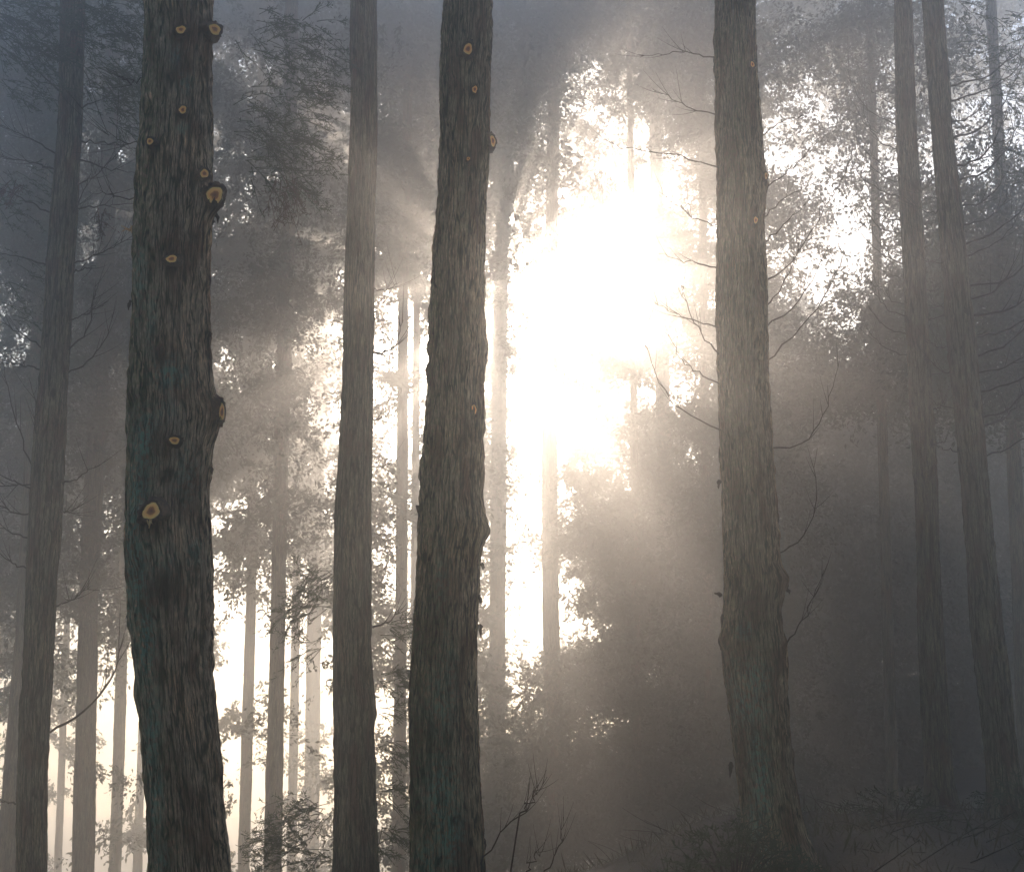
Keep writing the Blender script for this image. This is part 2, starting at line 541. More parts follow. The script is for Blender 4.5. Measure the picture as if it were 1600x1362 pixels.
def spray(origin, direction, length, r, dens=1.0, droop=.25, leaf=.045):
    """a cedar spray: stem, alternate side shoots and needle-like leaflets"""
    acc = Acc()
    direction = direction / np.linalg.norm(direction)
    n = 8
    t = np.linspace(0, 1, n)[:, None]
    line = origin + direction * length * t + np.array([0, 0, -1]) * droop * length * t * t
    acc.add(*tube(line, np.linspace(.006, .0015, n), 3, r.randint(1e6)))
    side = np.cross(direction, [0, 0, 1.0]); side /= np.linalg.norm(side) + 1e-9
    side = side * r.uniform(.6, 1) + np.array([0, 0, 1]) * r.uniform(-.7, .7)
    bs, tp = [], []
    m = int(9 * dens * max(.6, length / .5))
    for i in range(m):
        f = r.uniform(.12, 1)
        b = origin + direction * length * f + np.array([0, 0, -1]) * droop * length * f * f
        s = 1 if i % 2 else -1
        q = direction * .75 + side * s * r.uniform(.4, 1) + r.randn(3) * .18
        q /= np.linalg.norm(q)
        l2 = length * (.48 - .26 * f) * r.uniform(.6, 1.2)
        e = b + q * l2 + np.array([0, 0, -1]) * droop * l2 * .7
        bs.append(b); tp.append(e)
        nl = max(3, int(l2 / .015))
        g_ = r.uniform(.1, 1, nl)[:, None]
        lb = b * (1 - g_) + e * g_
        ld = q * .8 + r.randn(nl, 3) * .55
        ld /= np.linalg.norm(ld, axis=1)[:, None]
        bs.extend(list(lb)); tp.extend(list(lb + ld * leaf * r.uniform(.6, 1.4, (nl, 1))))
    b, e = np.array(bs), np.array(tp)
    acc.add(*blades(b, e, .0050, r))
    return acc.get()


def spray_cluster(px, py, Y, rx, ry, n, length, r, out_dir=(1, 0, -.2), dens=1.0, leaf=.045, dy=.5):
    acc = Acc()
    for _ in range(n):
        a = r.uniform(0, 2 * math.pi); q = math.sqrt(r.uniform(0, 1))
        p = at(px + rx * q * math.cos(a), py + ry * q * math.sin(a), Y + r.uniform(-dy, dy))
        d = np.array(out_dir, float) + r.randn(3) * .45
        acc.add(*spray(p, d, length * r.uniform(.6, 1.25), r, dens, leaf=leaf))
    return acc


# ------------------------------------------------------------------ crown density plan, 50 px cells, rows from the top
PLAN = [
 "77884883566699999878998654774300",
 "78883883566699999878998646764410",
 "78872885676799998377888723655420",
 "78873887876899999556778724545432",
 "78986887886899999755558731345444",
 "78988888887899987211558741135544",
 "99998878999999954000568741037766",
 "99998856999998832000558751038888",
 "89999878999987800000557752148899",
 "69999879999936800001558875468989",
 "58899879995915800002568855678987",
 "69889889985815800013568877788988",
 "89989999973813811333579988898989",
 "99968999973813811343589999997989",
 "99978999874813811387799999998989",
 "99968977765813821399999999998999",
 "88657755665813821389999999999999",
 "88647733554713721378999999999999",
 "87537711333713722389999999999999",
 "66426711222613722399999999999999",
 "55425611112623722399999999999999",
 "44322211111522745899999999999999",
 "33322222222322756899999999999999",
 "22222222222223667899999999999999",
 "22222222222234667899999999999999",
 "22222222222245867899999999999999",
 "22222222222245867899999999999999",
]

# trees: key -> everything
LOW = 1362


def P2(*rows): return list(rows)


TREES = [
 dict(k='A', name='cedar_tree', Y=14.5, prof=P2((0, 95, 133), (200, 91, 128), (400, 74, 117), (550, 65, 108), (680, 54, 104), (850, 44, 94), (900, 42, 88), (1080, 35, 80), (1090, 31, 79), (1200, 28, 75), (1362, 25, 73)),
      label='slender grey-green trunk with many bare side branches, left of the trunk with sawn knots', rough=.7, top=19, moss=(math.pi, .6)),
 dict(k='B', name='cedar_tree', Y=8.0, prof=P2((0, 228, 330), (60, 229, 331), (100, 228, 330), (200, 222, 330), (300, 214, 330), (400, 209, 325), (500, 208, 324), (600, 203, 330), (660, 202, 336), (700, 203, 330), (780, 202, 322), (840, 199, 326), (900, 203, 330), (950, 205, 330), (1050, 213, 328), (1150, 221, 338), (1250, 229, 346), (1362, 236, 358)),
      label='thickest nearest trunk with orange sawn branch knots and teal lichen on rough bark', rough=1.15, top=17, moss=(math.pi + .35, .85)),
 dict(k='C', name='cedar_tree', Y=9.5, prof=P2((0, 695, 768), (100, 690, 765), (200, 688, 765), (260, 685, 764), (300, 683, 762), (400, 675, 760), (500, 671, 757), (540, 670, 760), (600, 668, 755), (700, 662, 755), (780, 656, 752), (820, 654, 759), (840, 653, 758), (860, 652, 751), (900, 650, 749), (1000, 646, 747), (1080, 642, 746), (1200, 642, 749), (1300, 641, 754), (1362, 641, 757)),
      label='thick dark trunk just left of the blazing sunlight, two small cut knots near the top', rough=1.0, top=18, moss=(math.pi + .5, .75)),
 dict(k='D', name='cedar_tree', Y=15.0, prof=P2((0, 549, 590), (200, 546, 590), (400, 541, 586), (600, 535, 583), (700, 530, 582), (800, 523, 580), (1000, 520, 581), (1075, 520, 585), (1100, 520, 589), (1140, 521, 585), (1250, 521, 588), (1362, 519, 591)),
      label='hazy smooth trunk with leafy sprays low on its sides, left of the central dark trunk', rough=.7, top=20, moss=(math.pi, .4)),
 dict(k='E', name='cedar_tree', Y=11.0, prof=P2((0, 1118, 1180), (100, 1118, 1183), (200, 1120, 1187), (270, 1122, 1193), (300, 1122, 1196), (350, 1122, 1191), (400, 1122, 1194), (500, 1121, 1198), (600, 1123, 1199), (700, 1125, 1207), (800, 1128, 1213), (880, 1131, 1218), (910, 1132, 1226), (950, 1130, 1219), (1000, 1127, 1226), (1040, 1131, 1228), (1100, 1140, 1229), (1200, 1150, 1238), (1300, 1163, 1255), (1345, 1166, 1268)),
      label='rough trunk with flaking bark and a flared foot on the bank, right of the sunlight', rough=1.15, top=18, moss=(math.pi + .9, .8)),
 dict(k='F', name='cedar_tree', Y=17.0, prof=P2((0, 1397, 1424), (200, 1400, 1432), (400, 1410, 1445), (600, 1420, 1455), (800, 1431, 1466), (1000, 1435, 1474), (1200, 1445, 1487), (1262, 1449, 1494)),
      label='left one of the two slim trunks at the right, short bare branches between them', rough=.8, top=20, moss=(math.pi + .6, .6)),
 dict(k='G', name='cedar_tree', Y=15.0, prof=P2((0, 1440, 1474), (200, 1455, 1487), (300, 1463, 1499), (400, 1471, 1511), (600, 1487, 1530), (800, 1505, 1549), (900, 1513, 1559), (1000, 1520, 1570), (1200, 1541, 1591), (1285, 1546, 1600)),
      label='right one of two slim trunks, leaning left, long upcurved bare branches on its right', rough=.8, top=20, moss=(math.pi + .6, .6)),
 # hazy middle distance
 dict(k='H', Y=32.0, prof=P2((0, 168, 190), (400, 152, 178), (900, 125, 154), (1362, 112, 147)), label='hazy trunk between the leftmost clear trunk and the knotted trunk, widest in that gap'),
 dict(k='I', Y=27.0, prof=P2((0, 75, 98), (600, 45, 72), (1000, 24, 46), (1362, -8, 24)), label='hazy trunk leaning right, half hidden behind the left side of the leftmost clear trunk'),
 dict(k='J', Y=42.0, prof=P2((0, 205, 218), (600, 194, 209), (900, 186, 202), (1362, 170, 189)), label='thin pale trunk hard against the left edge of the knotted trunk'),
 dict(k='K', Y=52.0, prof=P2((0, 262, 272), (1150, 216, 227), (1362, 207, 222)), label='very faint thin trunk showing low down beside the foot of the knotted trunk'),
 dict(k='K2', Y=56.0, prof=P2((0, 130, 138), (1000, 99, 109), (1362, 84, 96)), label='faintest thin trunk in the bright gap right of the leftmost clear trunk'),
 dict(k='L', Y=42.0, prof=P2((0, 406, 418), (600, 391, 405), (950, 384, 400), (1362, 371, 390)), label='thin pale trunk in the bright mist right of the knotted trunk'),
 dict(k='M', Y=30.0, prof=P2((0, 446, 466), (300, 441, 463), (650, 429, 452), (1000, 422, 445), (1362, 411, 440)), label='beige hazy trunk midway between the knotted trunk and the trunk with leafy sprays'),
 dict(k='N', Y=54.0, prof=P2((0, 476, 486), (950, 456, 469), (1362, 448, 463)), label='very pale narrow trunk just right of the beige hazy trunk'),
 dict(k='O', Y=60.0, prof=P2((0, 508, 526), (1000, 479, 501), (1362, 474, 498)), label='washed out broad trunk just left of the trunk with leafy sprays'),
 dict(k='P', Y=38.0, prof=P2((0, 634, 648), (450, 622, 638), (900, 618, 637), (1362, 612, 632)), label='hazy trunk in the narrow gap left of the thick dark central trunk'),
 dict(k='P2', Y=44.0, prof=P2((0, 660, 668), (450, 646, 657), (900, 642, 655), (1362, 640, 654)), label='thin strip of trunk touching the left edge of the thick dark central trunk'),
 dict(k='Q', Y=47.0, prof=P2((0, 782, 800), (600, 768, 792), (1000, 764, 790), (1362, 762, 790)), label='broad hazy trunk just right of the thick dark central trunk, fading into the glow'),
 dict(k='R', Y=37.0, prof=P2((0, 858, 876), (500, 849, 871), (800, 846, 871), (1000, 848, 875), (1200, 853, 880), (1362, 858, 886)), label='pale trunk rising under the brightest sunlight in the middle of the opening'),
 dict(k='S', Y=36.0, prof=P2((0, 978, 986), (300, 981, 992), (700, 985, 997), (1362, 990, 1004)), label='very thin trunk at the right side of the sunlit opening'),
 dict(k='T', Y=38.0, prof=P2((0, 1012, 1030), (300, 1016, 1036), (600, 1024, 1046), (1362, 1046, 1074)), label='sun-browned trunk on the right rim of the sunlit opening'),
 dict(k='W', Y=32.0, prof=P2((0, 1090, 1101), (600, 1094, 1107), (1362, 1104, 1120)), label='thin trunk close against the left side of the trunk with flaking bark'),
 dict(k='U', Y=27.0, prof=P2((0, 1352, 1364), (700, 1372, 1387), (1362, 1388, 1408)), label='dim thin trunk in the dark gap left of the two slim right trunks'),
 dict(k='V', Y=23.0, prof=P2((0, 1540, 1556), (500, 1566, 1586), (1000, 1584, 1608), (1362, 1598, 1626)), label='dark trunk at the right edge behind the leaning slim trunk'),
]

BUMPS = {
 'B': [(283, 53, .050, .020, .9), (322, 46, .055, .035, .9), (285, 178, .045, .018, .8), (243, 228, .045, .022, .8), (312, 276, .045, .025, .9), (322, 318, .075, .045, 1.0),
       (268, 412, .060, .025, .9), (252, 558, .050, .014, .8), (330, 650, .10, .035, .6), (255, 690, .075, .020, .7), (240, 812, .080, .025, .9), (262, 915, .10, .034, .8), (212, 850, .10, .022, .0), (290, 105, .05, .008, .4), (262, 740, .05, .0, .3), (265, 120, .04, .012, .5)],
 'C': [(732, 82, .045, .010, .6), (739, 147, .045, .014, .8), (761, 222, .05, .018, .5), (731, 250, .03, .008, .6), (757, 545, .05, .012, .0), (756, 832, .07, .030, .4), (738, 640, .04, .006, .3)],
 'E': [(1172, 104, .03, .008, .4), (1190, 277, .04, .02, .3), (1178, 345, .03, .008, .3), (1224, 905, .07, .03, .3), (1130, 1000, .06, .03, .3), (1160, 985, .05, .008, .7), (1215, 1040, .09, .015, .3)],
}
LICH = {
 'B': [(275, 90, 10, 25, .5), (290, 130, 12, 20, .6), (285, 200, 9, 12, .7), (262, 580, 26, 26, 1.0), (218, 440, 14, 60, .6), (226, 690, 22, 50, 1.0), (215, 780, 22, 80, .9), (215, 900, 22, 80, .9), (226, 1000, 18, 70, .9), (236, 1150, 14, 70, .9), (244, 1250, 12, 60, .8), (252, 1345, 16, 30, .6), (290, 740, 20, 50, .5), (260, 890, 30, 40, .5), (235, 500, 10, 50, .5), (305, 860, 12, 30, .5), (262, 640, 20, 20, .4)],
 'C': [(690, 1100, 25, 60, .5), (690, 1240, 26, 60, .8), (700, 1300, 22, 50, .9), (670, 1340, 20, 40, .7), (700, 1050, 15, 60, .4), (690, 900, 12, 60, .3)],
 'E': [(1162, 985, 12, 12, 1.0), (1180, 1060, 22, 30, .8), (1172, 1100, 26, 40, .7), (1180, 1170, 10, 30, 1.0), (1190, 1220, 14, 60, .9), (1180, 1300, 12, 50, .8), (1195, 1340, 12, 30, .8), (1150, 1080, 14, 50, .5)],
}

GROUP_HAZY = 'hazy trunks in the middle distance'
roots, shapes = {}, {}
anchors = {}
for i, t in enumerate(TREES):
    near = t['Y'] < 12
    mid = t['Y'] < 20
    nseg = 300 if near else (110 if mid else 40)
    dz = .011 if near else (.03 if mid else .10)
    V, Fc, uv, at_, base, shp, anc = trunk_mesh(
        t['prof'], t['Y'], t.get('top', 20.5 + 3 * RS.rand()), dz, nseg, t.get('rough', .8), 100 + i * 13,
        BUMPS.get(t['k'], ()), LICH.get(t['k'], ()), t.get('moss', (math.pi, .3)), .35 if t['k'] in 'EFG' else .2)
    r = empty('cedar_tree', base, t['label'], 'tree', 'cedar trees of the misty wood')
    mat = M_BARK if t['k'] == 'B' else (M_BARK2 if t['k'] in 'CE' else M_BARK_FAR)
    mesh_on('trunk', V, Fc, mat, r, uv=uv, attrs=at_)
    roots[t['k']] = r; shapes[t['k']] = shp; anchors[t['k']] = anc
TY = {t['k']: t['Y'] for t in TREES}


# ------------------------------------------------------------------ sawn branch stubs
def stub(key, px, py, wpx, hpx, out, tilt=(0, 0), cut=True, drip=False, face=.45):
    Y = TY[key]; z, c, rr = shapes[key]
    P = surface_point(px, py, Y, z, c, rr)
    cx = np.interp(P[2], z, c)
    nrm = np.array([P[0] - cx, P[1] - Y, 0]); nrm /= np.linalg.norm(nrm)
    nrm = nrm * (1 - face) + np.array([0, -1.0, -.15]) * face
    nrm = nrm + np.array([tilt[0], 0, tilt[1]]); nrm /= np.linalg.norm(nrm)
    for (bx_, by_, br, bh, sc_) in BUMPS.get(key, ()):
        Q = surface_point(bx_, by_, Y, z, c, rr)
        P = P + np.array([P[0] - cx, P[1] - Y, 0]) / max(.01, np.hypot(P[0] - cx, P[1] - Y)) * bh * math.exp(-((P[0] - Q[0]) ** 2 + (P[1] - Q[1]) ** 2 + ((P[2] - Q[2]) * .8) ** 2) / (br * br)) * .8
    a = np.cross([0, 0, 1.0], nrm); a /= np.linalg.norm(a); b = np.cross(nrm, a)
    s = Y / F
    f_side = max(.35, abs(nrm[1]))
    ra, rb = wpx * s / f_side, hpx * s
    n = 28
    r = np.random.RandomState(int(px * 7 + py))
    th = np.linspace(0, 2 * math.pi, n, endpoint=False)
    ph = r.uniform(0, 6.28, 4)
    wobl = 1 + .10 * np.sin(th * 2 + ph[0]) + .07 * np.sin(th * 3 + ph[1]) + .04 * np.sin(th * 5 + ph[2])
    dirs = (np.cos(th) * ra * wobl)[:, None] * a + (np.sin(th) * rb * wobl)[:, None] * b
    # bark collar: from wide root in the bark to a lip round the cut
    prof = [(1.75, -.05), (1.62, -.01), (1.5, out * .35), (1.36, out * .75), (1.2, out * 1.0), (1.06, out * 1.08), (1.0, out * 1.02), (.9, out * .9)]
    Vs = []
    for k, (sc, h) in enumerate(prof):
        nz = 1 + .10 * r.randn(n)[:, None] * (1 if k in (1, 2, 3, 4) else .3)
        Vs.append(P + dirs * sc * nz + nrm * (h + .004 * r.randn(n)[:, None] * (k < 4)))
    Vs = np.concatenate(Vs)
    m = len(prof)
    i = np.arange(m * n).reshape(m, n); j = np.roll(i, -1, 1)
    Fc = np.stack([i[:-1], j[:-1], j[1:], i[1:]], -1).reshape(-1, 4)
    st = mesh_on('branch_stub', Vs, Fc, M_STUB, roots[key])
    if cut:
        rings = [.001, .25, .5, .72, .9, 1.02]
        Vc = np.concatenate([P + dirs * q + nrm * (out * .93 + .002 * math.cos(q * 3)) for q in rings])
        m = len(rings)
        i = np.arange(m * n).reshape(m, n); j = np.roll(i, -1, 1)
        Fc = np.stack([i[:-1], j[:-1], j[1:], i[1:]], -1)
        q = np.array(rings)
        uv = np.zeros(Fc.shape + (2,))
        uv[..., 0, 0] = q[:-1, None]; uv[..., 1, 0] = q[:-1, None]; uv[..., 2, 0] = q[1:, None]; uv[..., 3, 0] = q[1:, None]
        o = mesh_on('cut_face', Vc, Fc.reshape(-1, 4), M_CUT, st, uv=uv.reshape(-1, 2))
    if drip:
        acc = Acc()
        for dx, ln in ((-.018, .035), (-.004, .048), (.006, .022)):
            p0 = P + nrm * out * .95 + a * dx - b * rb * .9
            pts = [p0, p0 - b * ln * .5 + a * r.uniform(-.01, .01), p0 - b * ln + a * r.uniform(-.015, .015) + nrm * .004]
            acc.add(*tube(smooth_line(pts, 6), np.linspace(.006, .0025, 6), 6, 3))
        Vv, Ff = acc.get()
        mesh_on('resin_drip', Vv, Ff, M_SAP, st)
    return st


stub('B', 283, 53, 8, 8, .045)
stub('B', 323, 48, 8, 11, .040, (.1, .0), face=.35)
stub('B', 285, 176, 6.5, 7, .035)
stub('B', 242, 226, 6, 6.5, .04, (-.1, 0))
stub('B', 312, 275, 6.5, 8.5, .045)
stub('B', 323, 307, 12, 17, .050, (.1, .0), face=.6)
stub('B', 269, 409, 9, 7, .045)
stub('B', 272, 690, 7.5, 7, .045, (.1, 0))
stub('B', 331, 640, 5, 17, .03, (.3, .0), face=.15)
stub('B', 241, 801, 14, 15, .040, (0, .1), drip=True)
stub('C', 731, 80, 8.5, 10, .030)
stub('C', 740, 143, 5, 6.5, .03)
stub('C', 764, 220, 5, 10, .03, (.2, 0))
stub('C', 731, 250, 3, 3.5, .02)
stub('C', 739, 640, 4.5, 8, .012)
stub('E', 1174, 102, 3.5, 6, .015)
stub('E', 1191, 277, 3, 7, .03)
stub('E', 1179, 345, 4, 6, .015)

# splintered stub on the left edge of the knotted trunk
b_, _ = branch(roots['B'], [(216, 360), (206, 357), (195, 359)], 7.95, .012, twigs=3, seed=5, mat=M_SAP, name='splintered_stub', twig_len=.05, up=0)


# loose bark flakes on the outlines
def flakes(key, spots):
    Y = TY[key]
    for (px, py, ln, dx) in spots:
        p = at(px, py, Y)
        s = Y / F
        q = p + np.array([dx * s, 0, -ln * s])
        mid_ = (p + q) / 2 + np.array([dx * s * .5, -.01, 0])
        Vv, Ff = tube(smooth_line([p, mid_, q], 6), np.array([.012, .016, .014, .010, .006, .002]) * s / .0045, 5, int(px), .3)
        mesh_on('loose_bark', Vv, Ff, M_TWIG, roots[key])


flakes('B', [(205, 905, 14, -3), (206, 945, 30, -4), (329, 985, 14, 4), (330, 930, 12, 3), (334, 330, 22, 8), (330, 318, 26, 3), (333, 345, 18, -3), (329, 520, 12, 2), (211, 350, 22, -2), (204, 470, 16, -2), (330, 730, 12, 2)])
flakes('E', [(1128, 928, -2, -12), (1133, 1000, 36, -4), (1128, 985, 30, -3), (1130, 960, 20, -3), (1222, 905, 14, 8), (1143, 1190, 24, -3), (1124, 750, 14, -2), (1227, 920, 8, 6), (1228, 1030, 18, 1)])
flakes('C', [(751, 830, 14, 6), (752, 880, 12, 3), (748, 930, 16, 4), (749, 975, 22, 2), (758, 560, 10, 2), (645, 1078, 14, -3), (755, 1310, 16, 3), (654, 790, 12, -1)])

# ------------------------------------------------------------------ bare branches
A_BR = [
 [(95, 88), (50, 62), (0, 28), (-30, 15)], [(94, 95), (45, 70), (-20, 52)], [(92, 142), (60, 115), (40, 80), (5, 28)], [(87, 240), (40, 212), (-20, 188)],
 [(86, 265), (40, 250), (-20, 243)], [(78, 332), (40, 312), (-20, 282)], [(74, 415), (35, 402), (-20, 392)], [(68, 546), (28, 517), (-20, 490)],
 [(65, 578), (28, 568), (-20, 566)], [(54, 768), (25, 752), (-20, 735)], [(54, 756), (25, 757), (-20, 762)], [(50, 806), (20, 800), (-20, 780)], [(49, 842), (25, 836), (-10, 818)],
 [(126, 220), (170, 223), (222, 236)], [(122, 248), (170, 264), (222, 271)], [(119, 325), (160, 321), (216, 318)], [(114, 412), (160, 396), (214, 366)], [(113, 425), (150, 416)],
 [(106, 548), (132, 525), (146, 480), (150, 440)], [(105, 583), (140, 566), (165, 530), (175, 490)], [(96, 758), (125, 745), (150, 726)], [(93, 801), (112, 798)],
 [(87, 947), (115, 936), (141, 916)], [(78, 1144), (130, 1112), (170, 1070), (188, 1022), (187, 985)], [(108, 500), (140, 489), (170, 470)], [(28, 1255), (10, 1252), (-20, 1246)],
 [(56, 745), (35, 690), (20, 640), (3, 560)], [(52, 700), (60, 640), (45, 590)], [(96, 380), (130, 300), (150, 250)], [(127, 170), (165, 150), (200, 165)],
 [(48, 890), (20, 880), (-15, 850)], [(120, 290), (150, 275), (185, 240)],
]
for i, l in enumerate(A_BR):
    branch(roots['A'], l, 14.5, .010 if i != 23 else .013, dY=random.uniform(-.6, .3), twigs=random.randint(1, 5), seed=i + 40, twig_len=.35)
E_BR = [
 [(1124, 512), (1080, 500), (1020, 472)], [(1127, 672), (1080, 652), (1040, 618), (1014, 560), (1003, 495)], [(1124, 420), (1080, 411), (1030, 396)], [(1123, 350), (1085, 342), (1030, 300)],
 [(1123, 262), (1060, 242), (985, 236), (930, 215)], [(1125, 555), (1090, 520), (1060, 430)], [(1124, 600), (1070, 570), (1040, 520)],
 [(1192, 440), (1230, 420), (1290, 330), (1335, 240)], [(1194, 515), (1240, 480), (1290, 400), (1320, 330)], [(1196, 565), (1260, 505), (1300, 440), (1330, 360)], [(1190, 300), (1240, 262), (1295, 205)],
 [(1204, 700), (1250, 702), (1290, 650), (1312, 560)], [(1212, 866), (1252, 845), (1274, 800), (1277, 700)], [(1222, 1012), (1260, 962), (1287, 890)], [(1192, 380), (1225, 350), (1260, 320)],
 [(1187, 215), (1220, 190), (1260, 180)], [(1195, 480), (1230, 440), (1262, 350)], [(1192, 340), (1240, 300), (1275, 285)],
 [(1122, 180), (1080, 170), (1020, 140)], [(1120, 90), (1060, 80), (1000, 90)],
]
for i, l in enumerate(E_BR):
    branch(roots['E'], l, 11.0, .0065, dY=random.uniform(-.3, .5), twigs=random.randint(1, 4), seed=i + 140, twig_len=.25)
rb = np.random.RandomState(21)


def trunk_px(key, py, side):
    pr = sorted([p for t in TREES if t['k'] == key for p in t['prof']])
    ysx = [p[0] for p in pr]
    return float(np.interp(py, ysx, [p[1 if side < 0 else 2] for p in pr])) + (3 if side < 0 else -3)


def up_branches(key, side, y0, y1, n, length, r0, seed, curve=1.0):
    r = np.random.RandomState(seed)
    for k in range(n):
        y = y0 + (y1 - y0) * (k + r.uniform(.1, .9)) / n
        x = trunk_px(key, y, side)
        ln = length * r.uniform(.5, 1.2)
        c_ = curve * r.uniform(.6, 1.3)
        q = [(x, y), (x + side * ln * .4, y - ln * .10 * c_ + r.uniform(-4, 8)), (x + side * ln * .75, y - ln * .38 * c_), (x + side * ln * .98, y - ln * .85 * c_)]
        branch(roots[key], q, TY[key], r0 * r.uniform(.7, 1.2), dY=r.uniform(-1, 1), twigs=r.randint(1, 5), seed=seed + k, twig_len=.4)


up_branches('F', -1, 150, 560, 16, 78, .009, 300, 1.1)
up_branches('F', 1, 150, 700, 10, 40, .008, 330, .5)
up_branches('G', 1, 120, 720, 20, 130, .012, 360, 1.0)
up_branches('G', -1, 200, 720, 9, 40, .008, 400, .4)
up_branches('D', 1, 430, 780, 4, 45, .007, 430, .2)
up_branches('B', -1, 120, 320, 3, 60, .006, 470, .4)
up_branches('M', 1, 350, 1000, 8, 60, .008, 480, .3)
up_branches('M', -1, 350, 1000, 6, 60, .008, 490, .3)
up_branches('R', 1, 850, 1000, 3, 40, .008, 500, .3)
up_branches('L', -1, 700, 1200, 6, 50, .008, 510, .3)
up_branches('P', 1, 500, 900, 4, 35, .008, 520, .3)
up_branches('Q', 1, 600, 900, 4, 45, .008, 530, .4)
up_branches('T', 1, 200, 700, 5, 40, .008, 540, .5)
branch(roots['D'], [(582, 550), (606, 552), (622, 535), (630, 500)], 15, .014, twigs=3, seed=77)
branch(roots['D'], [(582, 980), (605, 974), (628, 950)], 15, .012, twigs=2, seed=78)

# ------------------------------------------------------------------ near leafy sprays
rn = np.random.RandomState(5)


def near_foliage(key, clusters, name='foliage', mat=None):
    acc = Acc()
    for c_ in clusters:
        a = spray_cluster(*c_[:7], rn, **(c_[7] if len(c_) > 7 else {}))
        acc.add(*a.get())
    Vv, Ff = acc.get()
    return mesh_on(name, Vv, Ff, mat or M_LEAF, roots[key], smooth=False)


near_foliage('D', [
 (612, 985, 15.2, 22, 18, 13, .34, dict(out_dir=(1, 0, -.1))), (615, 1060, 15.0, 24, 16, 17, .34), (612, 1110, 14.8, 24, 10, 10, .30), (610, 1170, 15.2, 26, 14, 18, .36), (612, 1240, 15, 24, 14, 15, .34), (608, 1300, 15, 22, 14, 11, .32),
 (590, 1330, 15, 10, 10, 5, .3),
 (490, 900, 16.5, 32, 18, 17, .40, dict(out_dir=(-1, 0, -.3))), (485, 945, 16.5, 34, 16, 20, .40, dict(out_dir=(-1, 0, -.3))), (495, 1000, 16.5, 20, 14, 8, .4, dict(out_dir=(-1, 0, -.3))),
 (480, 1265, 16.0, 42, 26, 23, .42, dict(out_dir=(-1, 0, -.1))), (460, 1310, 15.8, 45, 18, 23, .42, dict(out_dir=(-1, 0, -.1))), (500, 1335, 15.8, 26, 14, 11, .42, dict(out_dir=(-1, 0, .1))),
 (430, 1345, 15.8, 25, 12, 8, .42, dict(out_dir=(-1, 0, .1))),
])
near_foliage('D', [(440, 245, 13.5, 60, 60, 70, .34), (430, 60, 14, 70, 50, 40, .36), (400, 180, 14, 40, 50, 30, .34), (470, 150, 14, 40, 50, 30, .34), (480, 90, 14.5, 60, 60, 30, .34)], name='crown')
near_foliage('D', [(447, 295, 13.3, 30, 28, 26, .26, dict(out_dir=(.2, 0, -1)))], name='browned_foliage', mat=M_LEAF_RED)
near_foliage('A', [(40, 40, 13.5, 70, 50, 60, .36), (30, 110, 14, 50, 50, 34, .36), (160, 60, 13.5, 50, 70, 60, .36), (170, 150, 14, 40, 50, 40, .34), (30, 300, 15, 40, 60, 24, .3), (20, 440, 15, 30, 60, 14, .3), (50, 20, 14, 90, 30, 40, .36), (185, 20, 14, 40, 30, 30, .36)], name='crown')
near_foliage('A', [(158, 330, 14.2, 7, 18, 9, .16, dict(out_dir=(0, 0, -1))), (25, 290, 14.2, 18, 10, 9, .2, dict(out_dir=(-.5, 0, -1)))], name='browned_foliage', mat=M_LEAF_RED)
near_foliage('G', [(1560, 90, 14.3, 60, 50, 22, .34, dict(out_dir=(1, 0, .3))), (1580, 170, 14.7, 50, 40, 26, .34), (1570, 250, 14.7, 50, 40, 22, .34), (1550, 60, 14.3, 60, 50, 12, .34), (1500, 60, 15.4, 30, 60, 16, .3)], name='crown')

# ------------------------------------------------------------------ crowns of the middle and far trees
rf = np.random.RandomState(31)
POOL = {}
mids = [t for t in TREES if t['Y'] > 20]
plan = np.array([[int(c) for c in row] for row in PLAN], float)
NR, NC = plan.shape
boughs = {t['k']: [] for t in TREES}
boughs['far'] = []
CL = rf.rand(60, 80)


def plan_at(px, py):
    """crown density between the cell centres, with an uneven edge"""
    px = px + 26 * math.sin(py * .031 + 1.3 * math.sin(px * .017)) + 14 * math.sin(py * .083 + px * .02)
    py = py + 24 * math.sin(px * .027 + 1.1 * math.sin(py * .013)) + 14 * math.sin(px * .09 + 2)
    u = min(max(px / 50 - .5, 0), NC - 1.001); w_ = min(max(py / 50 - .5, 0), NR - 1.001)
    a, b = int(u), int(w_); fu, fw = u - a, w_ - b
    v = (plan[b, a] * (1 - fu) + plan[b, a + 1] * fu) * (1 - fw) + (plan[b + 1, a] * (1 - fu) + plan[b + 1, a + 1] * fu) * fw
    # clumps and holes
    q1, q2 = (px + 400) / 34, (py + 100) / 34
    a, b = int(q1), int(q2); f1, f2 = q1 - a, q2 - b
    nz = (CL[b, a] * (1 - f1) + CL[b, a + 1] * f1) * (1 - f2) + (CL[b + 1, a] * (1 - f1) + CL[b + 1, a + 1] * f1) * f2
    nz = .55 * nz + .45 * CL[int((py + 100) / 19) % 60, int((px + 400) / 19) % 80] + .0
    v = max(.4, v + 1.5 * (nz - .5) * (6.5 if v < 8.4 else (6.0 if py < 620 else (3.0 if px < 1150 else 1.5))) * min(1, v / 4))
    if 740 < px < 1050 and py < 700:  # thin leaf veil and dense clump before the sun, added to dim its beams
        core = math.exp(-((px - 870) / 85) ** 2 - ((py - 460) / 190) ** 2)
        v = max(v, 3.6 - 2.0 * core, 8.0 * math.exp(-((px - 768) / 46) ** 2 - ((py - 445) / 60) ** 2))
    # the ragged lower right rim of the clearing: boughs thickened, gaps cut to throw beams
    if 910 < px < 1115 and 560 < py < 800:
        v = max(v, 8.6)
        for hx, hy, hr in ((925, 655, 50), (1012, 612, 46), (985, 735, 42), (1085, 560, 40), (1085, 690, 36)):
            if (px - hx) ** 2 + (py - hy) ** 2 < hr * hr: v = 0.0
    return v


